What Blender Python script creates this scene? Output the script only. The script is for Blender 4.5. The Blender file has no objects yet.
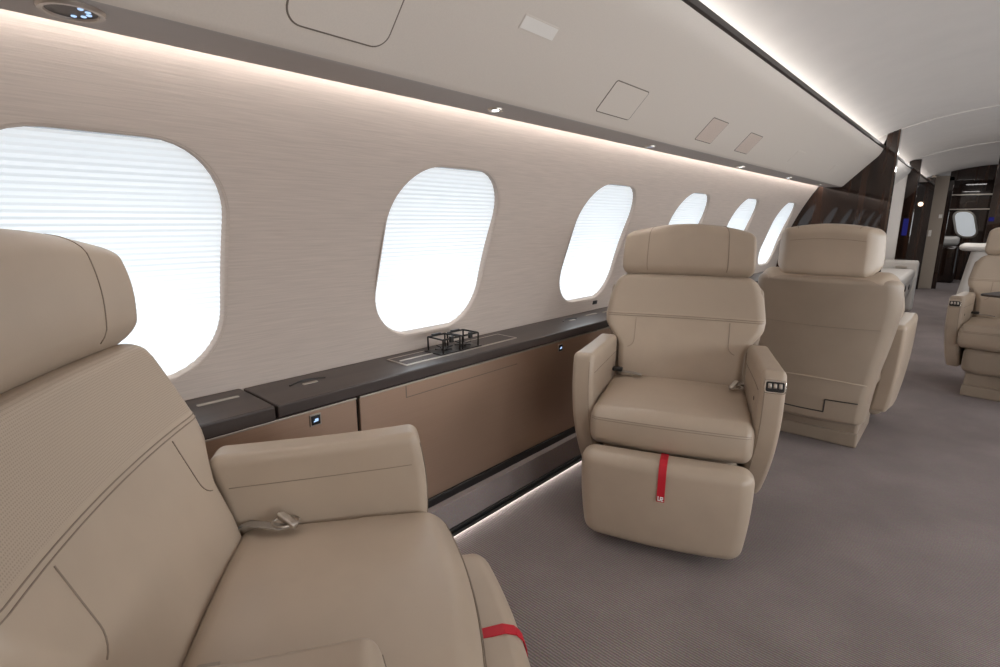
import bpy, bmesh, math, random
from mathutils import Vector, Matrix
random.seed(4)
sc = bpy.context.scene
COL = sc.collection
PI = math.pi
R = math.radians

# ------------------------------------------------------------------ materials
def mat(name, base, rough=0.5, metal=0.0, spec=0.5, coat=0.0):
    m = bpy.data.materials.new(name); m.use_nodes = True
    b = m.node_tree.nodes['Principled BSDF']
    b.inputs['Base Color'].default_value = (*base, 1)
    b.inputs['Roughness'].default_value = rough
    b.inputs['Metallic'].default_value = metal
    b.inputs['Specular IOR Level'].default_value = spec
    b.inputs['Coat Weight'].default_value = coat
    b.inputs['Coat Roughness'].default_value = 0.03
    return m

def nd(m, t, **kw):
    n = m.node_tree.nodes.new(t)
    for k, v in kw.items():
        if hasattr(n, k): setattr(n, k, v)
        else: n.inputs[k].default_value = v
    return n

def lk(m, a, b): m.node_tree.links.new(a, b)

def coords(m, scale=(1, 1, 1), rot=(0, 0, 0)):
    tc = nd(m, 'ShaderNodeTexCoord'); mp = nd(m, 'ShaderNodeMapping')
    mp.inputs['Scale'].default_value = scale; mp.inputs['Rotation'].default_value = rot
    lk(m, tc.outputs['Object'], mp.inputs['Vector']); return mp.outputs['Vector']

def noise_detail(m, base, var, scale, bump, dist=0.002, vec_scale=(1, 1, 1), detail=4, rough_var=0.0):
    """colour varied a little by noise plus a bump"""
    b = m.node_tree.nodes['Principled BSDF']
    v = coords(m, vec_scale)
    n = nd(m, 'ShaderNodeTexNoise'); n.inputs['Scale'].default_value = scale; n.inputs['Detail'].default_value = detail
    lk(m, v, n.inputs['Vector'])
    r = nd(m, 'ShaderNodeValToRGB')
    r.color_ramp.elements[0].position = 0.3; r.color_ramp.elements[1].position = 0.7
    r.color_ramp.elements[0].color = (*[c * (1 - var) for c in base], 1)
    r.color_ramp.elements[1].color = (*[c * (1 + var) for c in base], 1)
    lk(m, n.outputs['Fac'], r.inputs['Fac']); lk(m, r.outputs['Color'], b.inputs['Base Color'])
    if bump:
        bp = nd(m, 'ShaderNodeBump'); bp.inputs['Strength'].default_value = bump; bp.inputs['Distance'].default_value = dist
        lk(m, n.outputs['Fac'], bp.inputs['Height']); lk(m, bp.outputs['Normal'], b.inputs['Normal'])
    return n

LEATHER = (0.430, 0.342, 0.262)
def leather(name, c=LEATHER, rough=0.37):
    m = mat(name, c, rough, spec=0.45)
    b = m.node_tree.nodes['Principled BSDF']
    v = coords(m)
    n1 = nd(m, 'ShaderNodeTexNoise', Scale=7.0, Detail=3.0); lk(m, v, n1.inputs['Vector'])
    n2 = nd(m, 'ShaderNodeTexNoise', Scale=420.0, Detail=2.0); lk(m, v, n2.inputs['Vector'])
    r = nd(m, 'ShaderNodeValToRGB'); r.color_ramp.elements[0].position = .3; r.color_ramp.elements[1].position = .7
    r.color_ramp.elements[0].color = (*[x * .95 for x in c], 1); r.color_ramp.elements[1].color = (*[x * 1.04 for x in c], 1)
    lk(m, n1.outputs['Fac'], r.inputs['Fac']); lk(m, r.outputs['Color'], b.inputs['Base Color'])
    b1 = nd(m, 'ShaderNodeBump', Strength=.25, Distance=.004); b2 = nd(m, 'ShaderNodeBump', Strength=.10, Distance=.0008)
    lk(m, n1.outputs['Fac'], b1.inputs['Height']); lk(m, n2.outputs['Fac'], b2.inputs['Height'])
    lk(m, b1.outputs['Normal'], b2.inputs['Normal']); lk(m, b2.outputs['Normal'], b.inputs['Normal'])
    return m

M = {}
M['leather'] = leather('beige_leather')
M['seam'] = mat('leather_seam', (0.235, 0.180, 0.135), .6)
M['piping'] = mat('leather_piping', (0.40, 0.32, 0.25), .45)
def perforated():
    m = mat('perforated_leather', LEATHER, .5)
    b = m.node_tree.nodes['Principled BSDF']
    v = coords(m)
    vo = nd(m, 'ShaderNodeTexVoronoi', Scale=230.0, Randomness=0.15) if False else nd(m, 'ShaderNodeTexVoronoi')
    vo.inputs['Scale'].default_value = 260.0; vo.inputs['Randomness'].default_value = 0.12
    sep = nd(m, 'ShaderNodeSeparateXYZ'); cmb = nd(m, 'ShaderNodeCombineXYZ')
    lk(m, v, sep.inputs[0]); lk(m, sep.outputs['X'], cmb.inputs['X']); lk(m, sep.outputs['Z'], cmb.inputs['Y'])
    vo.voronoi_dimensions = '2D'
    lk(m, cmb.outputs[0], vo.inputs['Vector'])
    r = nd(m, 'ShaderNodeValToRGB'); r.color_ramp.elements[0].position = .18; r.color_ramp.elements[1].position = .36
    r.color_ramp.elements[0].color = (*[x * .74 for x in LEATHER], 1); r.color_ramp.elements[1].color = (*LEATHER, 1)
    lk(m, vo.outputs['Distance'], r.inputs['Fac']); lk(m, r.outputs['Color'], b.inputs['Base Color'])
    return m
M['perf'] = perforated()
M['pale'] = leather('pale_grey_leather', (0.62, 0.58, 0.54), .5)
M['shell'] = leather('seat_shell_leather', (0.32, 0.252, 0.192), .45)
M['black'] = mat('black_plastic', (0.012, 0.011, 0.011), .35)
M['dark_metal'] = mat('blackened_metal', (0.030, 0.026, 0.024), .28, .8)
M['chrome'] = mat('brushed_chrome', (0.62, 0.58, 0.53), .22, 1.0)
M['satin'] = mat('satin_metal', (0.50, 0.45, 0.40), .35, 1.0)
M['red'] = mat('red_webbing', (0.50, 0.004, 0.018), .6)
M['white'] = mat('white_print', (0.85, 0.85, 0.85), .5)
M['strap'] = mat('grey_webbing', (0.30, 0.26, 0.22), .7)

# woven wall covering: fine horizontal threads
def wall_fabric(name, c):
    m = mat(name, c, .75, spec=.25); b = m.node_tree.nodes['Principled BSDF']
    v = coords(m, (60, 9, 330))
    n = nd(m, 'ShaderNodeTexNoise', Scale=1.0, Detail=3.0); lk(m, v, n.inputs['Vector'])
    r = nd(m, 'ShaderNodeValToRGB'); r.color_ramp.elements[0].position = .3; r.color_ramp.elements[1].position = .7
    r.color_ramp.elements[0].color = (*[x * .91 for x in c], 1); r.color_ramp.elements[1].color = (*[x * 1.05 for x in c], 1)
    lk(m, n.outputs['Fac'], r.inputs['Fac']); lk(m, r.outputs['Color'], b.inputs['Base Color'])
    bp = nd(m, 'ShaderNodeBump', Strength=.35, Distance=.001)
    lk(m, n.outputs['Fac'], bp.inputs['Height']); lk(m, bp.outputs['Normal'], b.inputs['Normal'])
    return m
M['wall'] = wall_fabric('woven_wall_fabric', (0.545, 0.465, 0.410))
M['lining'] = mat('cabin_headliner', (0.75, 0.71, 0.675), .6, spec=.3); noise_detail(M['lining'], (0.75, 0.71, 0.675), .02, 6, .02)
M['bin'] = mat('overhead_leatherette', (0.74, 0.67, 0.60), .5, spec=.35); noise_detail(M['bin'], (0.74, 0.67, 0.60), .02, 300, .06, .001)
M['bin_line'] = mat('panel_gap', (0.19, 0.155, 0.125), .7)
M['speaker'] = mat('speaker_cloth', (0.66, 0.55, 0.48), .8); noise_detail(M['speaker'], (0.66, 0.55, 0.48), .15, 900, .2)
M['plaque'] = mat('plaque_white', (0.90, 0.86, 0.81), .5)
M['valance'] = mat('valance_grey', (0.47, 0.43, 0.405), .6, 0, .3)
M['rail'] = mat('ceiling_rail', (0.055, 0.045, 0.040), .3)

def wood(name, a, b2, scale=1.0, coat=1.0, axis='Z', rough=.25):
    m = mat(name, a, rough, coat=coat, spec=.1 if coat > .9 else .5); b = m.node_tree.nodes['Principled BSDF']
    s = {'Z': (16, 16, 0.8), 'Y': (16, 0.8, 16)}[axis]
    v = coords(m, tuple(x * scale for x in s))
    n = nd(m, 'ShaderNodeTexNoise', Scale=1.0, Detail=5.0, Distortion=.4); lk(m, v, n.inputs['Vector'])
    r = nd(m, 'ShaderNodeValToRGB'); r.color_ramp.elements[0].position = .35; r.color_ramp.elements[1].position = .72
    r.color_ramp.elements[0].color = (*a, 1); r.color_ramp.elements[1].color = (*b2, 1)
    lk(m, n.outputs['Fac'], r.inputs['Fac']); lk(m, r.outputs['Color'], b.inputs['Base Color'])
    return m
M['wood'] = wood('gloss_ebony_veneer', (0.008, 0.004, 0.003), (0.042, 0.018, 0.010))
M['wood_edge'] = wood('veneer_edge', (0.020, 0.012, 0.009), (0.090, 0.050, 0.032))
M['ledge'] = wood('ledge_veneer', (0.022, 0.014, 0.011), (0.048, 0.032, 0.026), 1.4, .25, 'Y', .42)
M['bronze'] = mat('bronze_panel', (0.50, 0.352, 0.262), .36, .75)
noise_detail(M['bronze'], (0.50, 0.352, 0.262), .04, 1.0, .03, .001, (3, 2, 900))

def carpet(name, rib=True):
    c = (0.270, 0.226, 0.216)
    m = mat(name, c, .95, spec=.1); b = m.node_tree.nodes['Principled BSDF']
    v = coords(m)
    n1 = nd(m, 'ShaderNodeTexNoise', Scale=3.5, Detail=3.0, Distortion=.2); lk(m, v, n1.inputs['Vector'])
    n2 = nd(m, 'ShaderNodeTexNoise', Scale=260.0, Detail=2.0); lk(m, v, n2.inputs['Vector'])
    r1 = nd(m, 'ShaderNodeValToRGB'); r1.color_ramp.elements[0].position = .35; r1.color_ramp.elements[1].position = .68
    r1.color_ramp.elements[0].color = (*[x * .90 for x in c], 1); r1.color_ramp.elements[1].color = (*[x * 1.07 for x in c], 1)
    lk(m, n1.outputs['Fac'], r1.inputs['Fac'])
    mx = nd(m, 'ShaderNodeMix', data_type='RGBA', blend_type='MULTIPLY'); mx.inputs[0].default_value = .5
    lk(m, r1.outputs['Color'], mx.inputs[6]); lk(m, n2.outputs['Color'], mx.inputs[7])
    out = mx.outputs[2]; h = n2.outputs['Fac']
    if rib:
        w = nd(m, 'ShaderNodeTexWave', wave_type='BANDS', bands_direction='Y'); w.inputs['Scale'].default_value = 38.0
        w.inputs['Distortion'].default_value = .6; w.inputs['Detail'].default_value = 1.0; w.inputs['Detail Scale'].default_value = 3.0
        lk(m, v, w.inputs['Vector'])
        mx2 = nd(m, 'ShaderNodeMix', data_type='RGBA', blend_type='MULTIPLY'); mx2.inputs[0].default_value = 1.0
        rr = nd(m, 'ShaderNodeValToRGB'); rr.color_ramp.elements[0].color = (.62, .62, .62, 1); rr.color_ramp.elements[1].color = (1.1, 1.1, 1.1, 1)
        lk(m, w.outputs['Fac'], rr.inputs['Fac']); lk(m, out, mx2.inputs[6]); lk(m, rr.outputs['Color'], mx2.inputs[7])
        out = mx2.outputs[2]; h = w.outputs['Fac']
    g = nd(m, 'ShaderNodeMix', data_type='RGBA', blend_type='MULTIPLY'); g.inputs[0].default_value = 1.0; g.inputs[7].default_value = (1.35, 1.35, 1.35, 1)
    lk(m, out, g.inputs[6]); lk(m, g.outputs[2], b.inputs['Base Color'])
    bp = nd(m, 'ShaderNodeBump', Strength=.5, Distance=.003); lk(m, h, bp.inputs['Height']); lk(m, bp.outputs['Normal'], b.inputs['Normal'])
    return m
M['carpet'] = carpet('ribbed_carpet'); M['carpet_plain'] = carpet('riser_carpet', False)

def emis(name, c, s):
    m = bpy.data.materials.new(name); m.use_nodes = True; nt = m.node_tree
    for n in list(nt.nodes): nt.nodes.remove(n)
    e = nt.nodes.new('ShaderNodeEmission'); o = nt.nodes.new('ShaderNodeOutputMaterial')
    e.inputs[0].default_value = (*c, 1); e.inputs[1].default_value = s
    nt.links.new(e.outputs[0], o.inputs[0]); return m
M['led'] = emis('led_strip', (1.0, .97, .95), 13.0)
M['led_cove'] = emis('led_cove', (1.0, .98, .96), 3.2)
M['led_floor'] = emis('led_floor', (1.0, .96, .92), 9.0)
M['lamp'] = emis('lamp_glow', (.85, .95, 1.0), 5.0)
M['blue'] = emis('blue_screen', (.05, .05, .35), .16)
M['icon'] = emis('touch_icon', (.45, .65, 1.0), .7)

# pleated translucent blind lit from outside, plus emission standing in for daylight
def shade(glow):
    m = bpy.data.materials.new('pleated_blind'); m.use_nodes = True; nt = m.node_tree
    for n in list(nt.nodes): nt.nodes.remove(n)
    v = coords(m)
    w = nd(m, 'ShaderNodeTexWave', wave_type='BANDS', bands_direction='Z'); w.inputs['Scale'].default_value = 21.0
    w.inputs['Distortion'].default_value = .25; w.inputs['Detail Scale'].default_value = 2.0
    lk(m, v, w.inputs['Vector'])
    r = nd(m, 'ShaderNodeValToRGB')
    r.color_ramp.elements[0].color = (.86, .88, .89, 1); r.color_ramp.elements[1].color = (.93, .94, .95, 1)
    r.color_ramp.elements[0].position = .05; r.color_ramp.elements[1].position = .5
    lk(m, w.outputs['Fac'], r.inputs['Fac'])
    t = nd(m, 'ShaderNodeBsdfTranslucent'); d = nd(m, 'ShaderNodeBsdfDiffuse'); e = nd(m, 'ShaderNodeEmission')
    lk(m, r.outputs['Color'], t.inputs[0]); lk(m, r.outputs['Color'], d.inputs[0])
    tint = nd(m, 'ShaderNodeMix', data_type='RGBA', blend_type='MULTIPLY'); tint.inputs[0].default_value = 1; tint.inputs[7].default_value = (.93, .97, 1.0, 1)
    lk(m, r.outputs['Color'], tint.inputs[6]); lk(m, tint.outputs[2], e.inputs[0]); e.inputs[1].default_value = glow
    ms = nd(m, 'ShaderNodeMixShader'); ms.inputs[0].default_value = .35
    lk(m, t.outputs[0], ms.inputs[1]); lk(m, d.outputs[0], ms.inputs[2])
    ad = nd(m, 'ShaderNodeAddShader'); lk(m, ms.outputs[0], ad.inputs[0]); lk(m, e.outputs[0], ad.inputs[1])
    o = nd(m, 'ShaderNodeOutputMaterial'); lk(m, ad.outputs[0], o.inputs[0])
    return m
M['shade'] = shade(.20)
M['shade_sun_glow'] = shade(7.5)  # right-side blinds: strong emission added to light the cabin

# ------------------------------------------------------------------ object helpers
def tag(o, label=None, cat=None, group=None, kind=None):
    if label: o['label'] = label
    if cat: o['category'] = cat
    if group: o['group'] = group
    if kind: o['kind'] = kind
    return o

def obj(name, bm, mats, parent=None, smooth=True, angle=None):
    me = bpy.data.meshes.new(name)
    bmesh.ops.recalc_face_normals(bm, faces=bm.faces)
    bm.to_mesh(me); bm.free()
    for m in (mats if isinstance(mats, (list, tuple)) else [mats]): me.materials.append(m)
    if angle is None and len(me.vertices) < 420: angle = 22
    elif angle in (30, 35, 40): angle = 15
    if smooth:
        for p in me.polygons: p.use_smooth = True
        if angle is not None:
            me.set_sharp_from_angle(angle=R(angle))
    o = bpy.data.objects.new(name, me); COL.objects.link(o)
    if parent: o.parent = parent
    return o

def struct(name, bm, mats, parent=None, smooth=True, angle=35, label=None):
    o = obj(name, bm, mats, parent, smooth, angle)
    if parent is None: o['kind'] = 'structure'
    if label: o['label'] = label
    return o

def empty(name, loc=(0, 0, 0), rz=0):
    o = bpy.data.objects.new(name, None); COL.objects.link(o)
    o.location = loc; o.rotation_euler = (0, 0, rz); o.empty_display_size = .1
    return o

def axis_pts(h, r, n, k=5):
    r = min(r, h)
    a = [-(h - r) + 2 * (h - r) * i / n for i in range(n + 1)] if h - r > 1e-6 else [0.0]
    e = [h - r + r * math.tan(PI / 4 * i / k) for i in range(1, k + 1)]
    return [-x for x in reversed(e)] + a + e

def rmap(P, h, r):
    q = [max(-(h[i] - r[i]), min(h[i] - r[i], P[i])) for i in range(3)]
    e = [(P[i] - q[i]) / r[i] if r[i] > 1e-9 else 0.0 for i in range(3)]
    L = math.sqrt(sum(x * x for x in e)); m = max(abs(x) for x in e)
    if L > 1e-9: e = [x / L * m for x in e]
    return [q[i] + r[i] * e[i] for i in range(3)]

def rbox(bm, c, h, r, n=(6, 6, 6), f=None, k=5, mi=0, mif=None):
    """rounded box, then the deformation f; returns a function from a point on the unrounded box to the surface"""
    if not isinstance(r, (list, tuple)): r = (r, r, r)
    r = [min(r[i], h[i] * .999) for i in range(3)]
    ax = [axis_pts(h[i], r[i], n[i], k) for i in range(3)]
    def S(P):
        p = rmap(P, h, r); p = (p[0] + c[0], p[1] + c[1], p[2] + c[2])
        return Vector(f(*p)) if f else Vector(p)
    cache = {}
    def V(P):
        key = (round(P[0], 6), round(P[1], 6), round(P[2], 6))
        if key not in cache: cache[key] = bm.verts.new(S(P))
        return cache[key]
    for i in range(3):
        j, l = (i + 1) % 3, (i + 2) % 3
        for s in (-1, 1):
            for a in range(len(ax[j]) - 1):
                for b in range(len(ax[l]) - 1):
                    q = []
                    for da, db in ((0, 0), (1, 0), (1, 1), (0, 1)):
                        P = [0, 0, 0]; P[i] = s * ax[i][-1]; P[j] = ax[j][a + da]; P[l] = ax[l][b + db]; q.append(V(P))
                    if s < 0: q.reverse()
                    if len(set(q)) == 4:
                        try: fc = bm.faces.new(q)
                        except ValueError: continue
                        fc.material_index = mif(fc.calc_center_median()) if mif else mi
    return S

def box(bm, lo, hi, mi=0):
    c = [(lo[i] + hi[i]) / 2 for i in range(3)]
    g = bmesh.ops.create_cube(bm, size=1, matrix=Matrix.Translation(c) @ Matrix.Diagonal((*[hi[i] - lo[i] for i in range(3)], 1)))
    for v in g['verts']:
        for fc in v.link_faces: fc.material_index = mi

def bbox(bm, lo, hi, b=.003, mi=0, seg=2):
    t = bmesh.new(); box(t, lo, hi, mi)
    bmesh.ops.bevel(t, geom=list(t.edges), offset=b, segments=seg, profile=.5, affect='EDGES')
    for fc in t.faces: fc.material_index = mi
    me = bpy.data.meshes.new('t'); t.to_mesh(me); t.free(); bm.from_mesh(me); bpy.data.meshes.remove(me)

def tube(bm, pts, r, seg=6, mi=0, closed=False):
    pts = [Vector(p) for p in pts]; n = len(pts); rings = []
    up = None
    for i, p in enumerate(pts):
        if closed: t = pts[(i + 1) % n] - pts[i - 1]
        else: t = pts[min(i + 1, n - 1)] - pts[max(i - 1, 0)]
        if t.length < 1e-9: t = Vector((0, 0, 1))
        t.normalize()
        if up is None: up = t.orthogonal()
        up = (up - t * up.dot(t))
        up = up.normalized() if up.length > 1e-6 else t.orthogonal().normalized()
        b = t.cross(up)
        rings.append([bm.verts.new(p + (up * math.cos(2 * PI * a / seg) + b * math.sin(2 * PI * a / seg)) * r) for a in range(seg)])
    for i in range(n if closed else n - 1):
        A, B = rings[i], rings[(i + 1) % n]
        for a in range(seg):
            bm.faces.new((A[a], A[(a + 1) % seg], B[(a + 1) % seg], B[a])).material_index = mi
    if not closed:
        bm.faces.new(list(reversed(rings[0]))).material_index = mi; bm.faces.new(rings[-1]).material_index = mi

def ribbon(bm, pts, wvec, th, mi=0):
    """flat band along pts, width vector wvec, thickness th"""
    w = Vector(wvec); pts = [Vector(p) for p in pts]; rows = []
    for i, p in enumerate(pts):
        t = (pts[min(i + 1, len(pts) - 1)] - pts[max(i - 1, 0)]).normalized(); n = t.cross(w.normalized()) * th / 2
        rows.append([bm.verts.new(p - w / 2 - n), bm.verts.new(p + w / 2 - n), bm.verts.new(p + w / 2 + n), bm.verts.new(p - w / 2 + n)])
    for a, b in zip(rows, rows[1:]):
        for k in range(4): bm.faces.new((a[k], a[(k + 1) % 4], b[(k + 1) % 4], b[k])).material_index = mi
    bm.faces.new(rows[0][::-1]).material_index = mi; bm.faces.new(rows[-1]).material_index = mi

def rrect(hw, hh, r, k=8):
    out = []
    for cx, cy, a0 in ((hw - r, hh - r, 0), (-(hw - r), hh - r, 90), (-(hw - r), -(hh - r), 180), (hw - r, -(hh - r), 270)):
        for i in range(k + 1):
            a = R(a0 + 90 * i / k); out.append((cx + r * math.cos(a), cy + r * math.sin(a)))
    return out

def loft(bm, rings, closed=True, mi=0, cap0=False, cap1=False):
    vs = [[bm.verts.new(p) for p in ring] for ring in rings]
    n = len(vs[0])
    for A, B in zip(vs, vs[1:]):
        for i in range(n if closed else n - 1):
            bm.faces.new((A[i], A[(i + 1) % n], B[(i + 1) % n], B[i])).material_index = mi
    if cap0: bm.faces.new(vs[0][::-1]).material_index = mi
    if cap1: bm.faces.new(vs[-1]).material_index = mi
    return vs

def slab(bm, frame, hw, hh, r, th, mi=0, bev=.002):
    """rounded plate: frame = (origin, u, v, n)"""
    o, u, v, n = frame
    def ring(off, d): return [o + u * a + v * b + n * d for a, b in rrect(hw - off, hh - off, max(r - off, .0005))]
    loft(bm, [ring(0, 0), ring(0, th - bev), ring(bev * .3, th - bev * .3), ring(bev, th)], True, mi, True, True)

def lathe(bm, prof, o=Vector((0, 0, 0)), seg=24, axis=Vector((0, 0, 1)), mi=0, cap=True):
    q = Vector((0, 0, 1)).rotation_difference(axis.normalized())
    rings = [[o + q @ Vector((r * math.cos(2 * PI * i / seg), r * math.sin(2 * PI * i / seg), z)) for i in range(seg)] for r, z in prof]
    loft(bm, rings, True, mi, cap, cap)

def interp(tab, x):
    if x <= tab[0][0]: return tab[0][1]
    for (a, b), (c, d) in zip(tab, tab[1:]):
        if x <= c:
            t = (x - a) / (c - a); return b + (d - b) * (t * t * (3 - 2 * t))
    return tab[-1][1]

# ------------------------------------------------------------------ camera
H = 1.08; FPX = 520.0
cph = math.atan((333.5 - 222.0) / FPX); cth = math.atan((983.0 - 500.0) / math.hypot(FPX, 111.5))
d = Vector((-math.sin(cth) * math.cos(cph), math.cos(cth) * math.cos(cph), -math.sin(cph)))
rgt = Vector((math.cos(cth), math.sin(cth), 0)); upv = rgt.cross(d)
cam = bpy.data.cameras.new('camera'); co = bpy.data.objects.new('camera', cam); COL.objects.link(co)
cam.sensor_width = 36; cam.sensor_fit = 'HORIZONTAL'; cam.lens = FPX * 36 / 1000; cam.clip_start = .02
co.matrix_world = Matrix.Translation((0, 0, H)) @ Matrix((rgt, upv, -d)).transposed().to_4x4()
sc.camera = co

# ------------------------------------------------------------------ cabin shell
CX = 0.25                       # cabin centre line
Y0, Y1, Y2, Y3, YE = -1.6, 5.65, 8.07, 10.9, 13.2
def wx(z):
    q = z - .586
    return -1.458 + .0679 * q + .3548 * q * q if q > -.1 else -1.4613
def wn(z):                      # outward normal of the left wall in (x, z)
    s = .0679 + .7096 * (z - .586); n = Vector((-1, 0, s)); return n.normalized()
def mir(p, side): return Vector(p) if side < 0 else Vector((2 * CX - p[0], p[1], p[2]))

WIN = [.26, 1.205, 2.22, 3.17, 4.14, 5.21]
WHW, WZ0, WZ1, WR = .243, .690, 1.247, .165
WC = (WZ0 + WZ1) / 2; WHH = (WZ1 - WZ0) / 2
def wpt(y, z, dep, side):
    n = wn(z); return mir(Vector((wx(z), y, z)) + n * dep, side)

def side_wall(name, side, y0, y1, wins, label):
    bm = bmesh.new()
    zs = [.55 + (1.47 - .55) * i / 40 for i in range(41)]
    # strips between windows are plain; each window bay is filled around its rounded opening
    cuts = [y0]
    for w in wins: cuts += [w - .30, w + .30]
    cuts.append(y1)
    for i in range(0, len(cuts), 2):
        a, b = cuts[i], cuts[i + 1]
        if b - a < 1e-4: continue
        m = max(1, int((b - a) / .15))
        loft(bm, [[wpt(a + (b - a) * j / m, z, 0, side) for z in zs] for j in range(m + 1)], False)
    for w in wins:
        ys = [-.30 + .60 * i / 16 for i in range(17)]
        outs = [(-.30, z - WC) for z in zs] + [(a, zs[-1] - WC) for a in ys[1:-1]] + [(.30, z - WC) for z in reversed(zs)] + [(a, zs[0] - WC) for a in reversed(ys[1:-1])]
        def inside(t, q):
            a, b = abs(q[0] * t) - (WHW - WR), abs(q[1] * t) - (WHH - WR)
            return math.hypot(max(a, 0), max(b, 0)) + min(max(a, b), 0) < WR
        pts = []
        for q in outs:
            lo, hi = 0.0, 1.0
            for _ in range(40):
                m = (lo + hi) / 2
                if inside(m, q): lo = m
                else: hi = m
            pts.append((q[0] * lo, q[1] * lo))
        K = 8
        rings = [[wpt(w + p[0] + (q[0] - p[0]) * t / K, WC + p[1] + (q[1] - p[1]) * t / K, 0, side) for p, q in zip(pts, outs)] for t in range(K + 1)]
        loft(bm, rings, True)
    bmesh.ops.remove_doubles(bm, verts=bm.verts, dist=.0005)
    return struct(name, bm, M['wall'], label=label)
side_wall('wall_left', -1, Y0, Y1, WIN, 'curved left cabin side wall in cream woven fabric')
side_wall('wall_right', 1, Y0, Y1, WIN, 'right cabin side wall in cream woven fabric')

def window(i, side, y, name, blind='shade'):
    root = empty(name, mir((wx(WC), y, WC), side)); tag(root, kind='structure')
    inv = root.location.copy()
    def ring(off, dep, k=10):
        return [wpt(y + a, WC + b, dep, side) - inv for a, b in rrect(WHW - off, WHH - off, WR - off, k)]
    bm = bmesh.new()
    loft(bm, [ring(-.005, -.0006), ring(-.001, .0006), ring(.002, .003), ring(.0045, .008), ring(.0055, .014), ring(.006, .040)])
    obj('window_frame', bm, M['wall'], root)
    bm = bmesh.new()
    # pleated blind: real zigzag folds, clipped to the opening
    zz = [WC - WHH + .01 + (2 * WHH - .02) * j / 84 for j in range(85)]
    for j in range(84):
        row = []
        for z, s in ((zz[j], j), (zz[j + 1], j + 1)):
            b = abs(z - WC); hh, hw, rr = WHH - .005, WHW - .005, WR - .005
            if b > hh - rr: half = hw - rr + math.sqrt(max(0, rr * rr - (b - (hh - rr)) ** 2))
            else: half = hw
            dp = .017 + (.0020 if s % 2 else 0)
            row.append([wpt(y - half + 2 * half * t / 4, z, dp, side) - inv for t in range(5)])
        loft(bm, row, False)
    bmesh.ops.remove_doubles(bm, verts=bm.verts, dist=.0002)
    obj('window_blind', bm, M[blind], root, smooth=False)
    return root
for i, y in enumerate(WIN): window(i, -1, y, 'window_%d' % (i + 1))
for i, y in enumerate(WIN): window(i, 1, y, 'window_%d' % (i + 7), 'shade_sun_glow')

# daylight outside each blind
def area(name, loc, target, size, sy, power, col, spread=180):
    l = bpy.data.lights.new(name, 'AREA'); l.shape = 'RECTANGLE'; l.size = size; l.size_y = sy; l.energy = power; l.color = col
    o = bpy.data.objects.new(name, l); COL.objects.link(o); o.location = loc
    o.rotation_euler = (Vector(target) - Vector(loc)).to_track_quat('-Z', 'Y').to_euler(); return o
DAY = .60
for side in (-1, 1):
    for i, y in enumerate(WIN):
        p = mir((-1.68, y, .84), side); t = mir((-1.40, y, .90), side)
        area('daylight', p, t, .44, .38, DAY, (.86, .94, 1.0))

# floor, side riser, black rail, light strip
bm = bmesh.new(); box(bm, (-1.30, Y0, -.04), (2 * CX + 1.30, YE, 0)); struct('floor', bm, M['carpet'], label='grey ribbed carpet floor of the cabin')
for side, nm in ((-1, 'left'), (1, 'right')):
    def sb(bm, lo, hi, b=.002):
        a, c = mir(lo, side), mir(hi, side)
        bbox(bm, [min(a[k], c[k]) for k in range(3)], [max(a[k], c[k]) for k in range(3)], b)
    bm = bmesh.new(); sb(bm, (-1.30, Y0, .041), (-1.215, Y1, .140)); struct('baseboard_' + nm, bm, M['carpet_plain'], label='carpet-clad riser along the foot of the side panels')
    bm = bmesh.new(); sb(bm, (-1.30, Y0, .030), (-1.207, Y1, .041), .002); sb(bm, (-1.30, Y0, .016), (-1.20, Y1, .027), .002); struct('trim_1' if side < 0 else 'trim_2', bm, M['black'], label='black rail low along the floor edge')
    bm = bmesh.new(); sb(bm, (-1.30, Y0, .137), (-1.242, Y1, .168)); struct('trim_3' if side < 0 else 'trim_4', bm, M['black'], label='black shadow gap above the carpet riser')
    bm = bmesh.new(); sb(bm, (-1.250, Y0, .004), (-1.222, Y1, .014), .001); struct('trim_5' if side < 0 else 'trim_6', bm, M['led_floor'], label='white light strip glowing under the floor rail')

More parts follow.
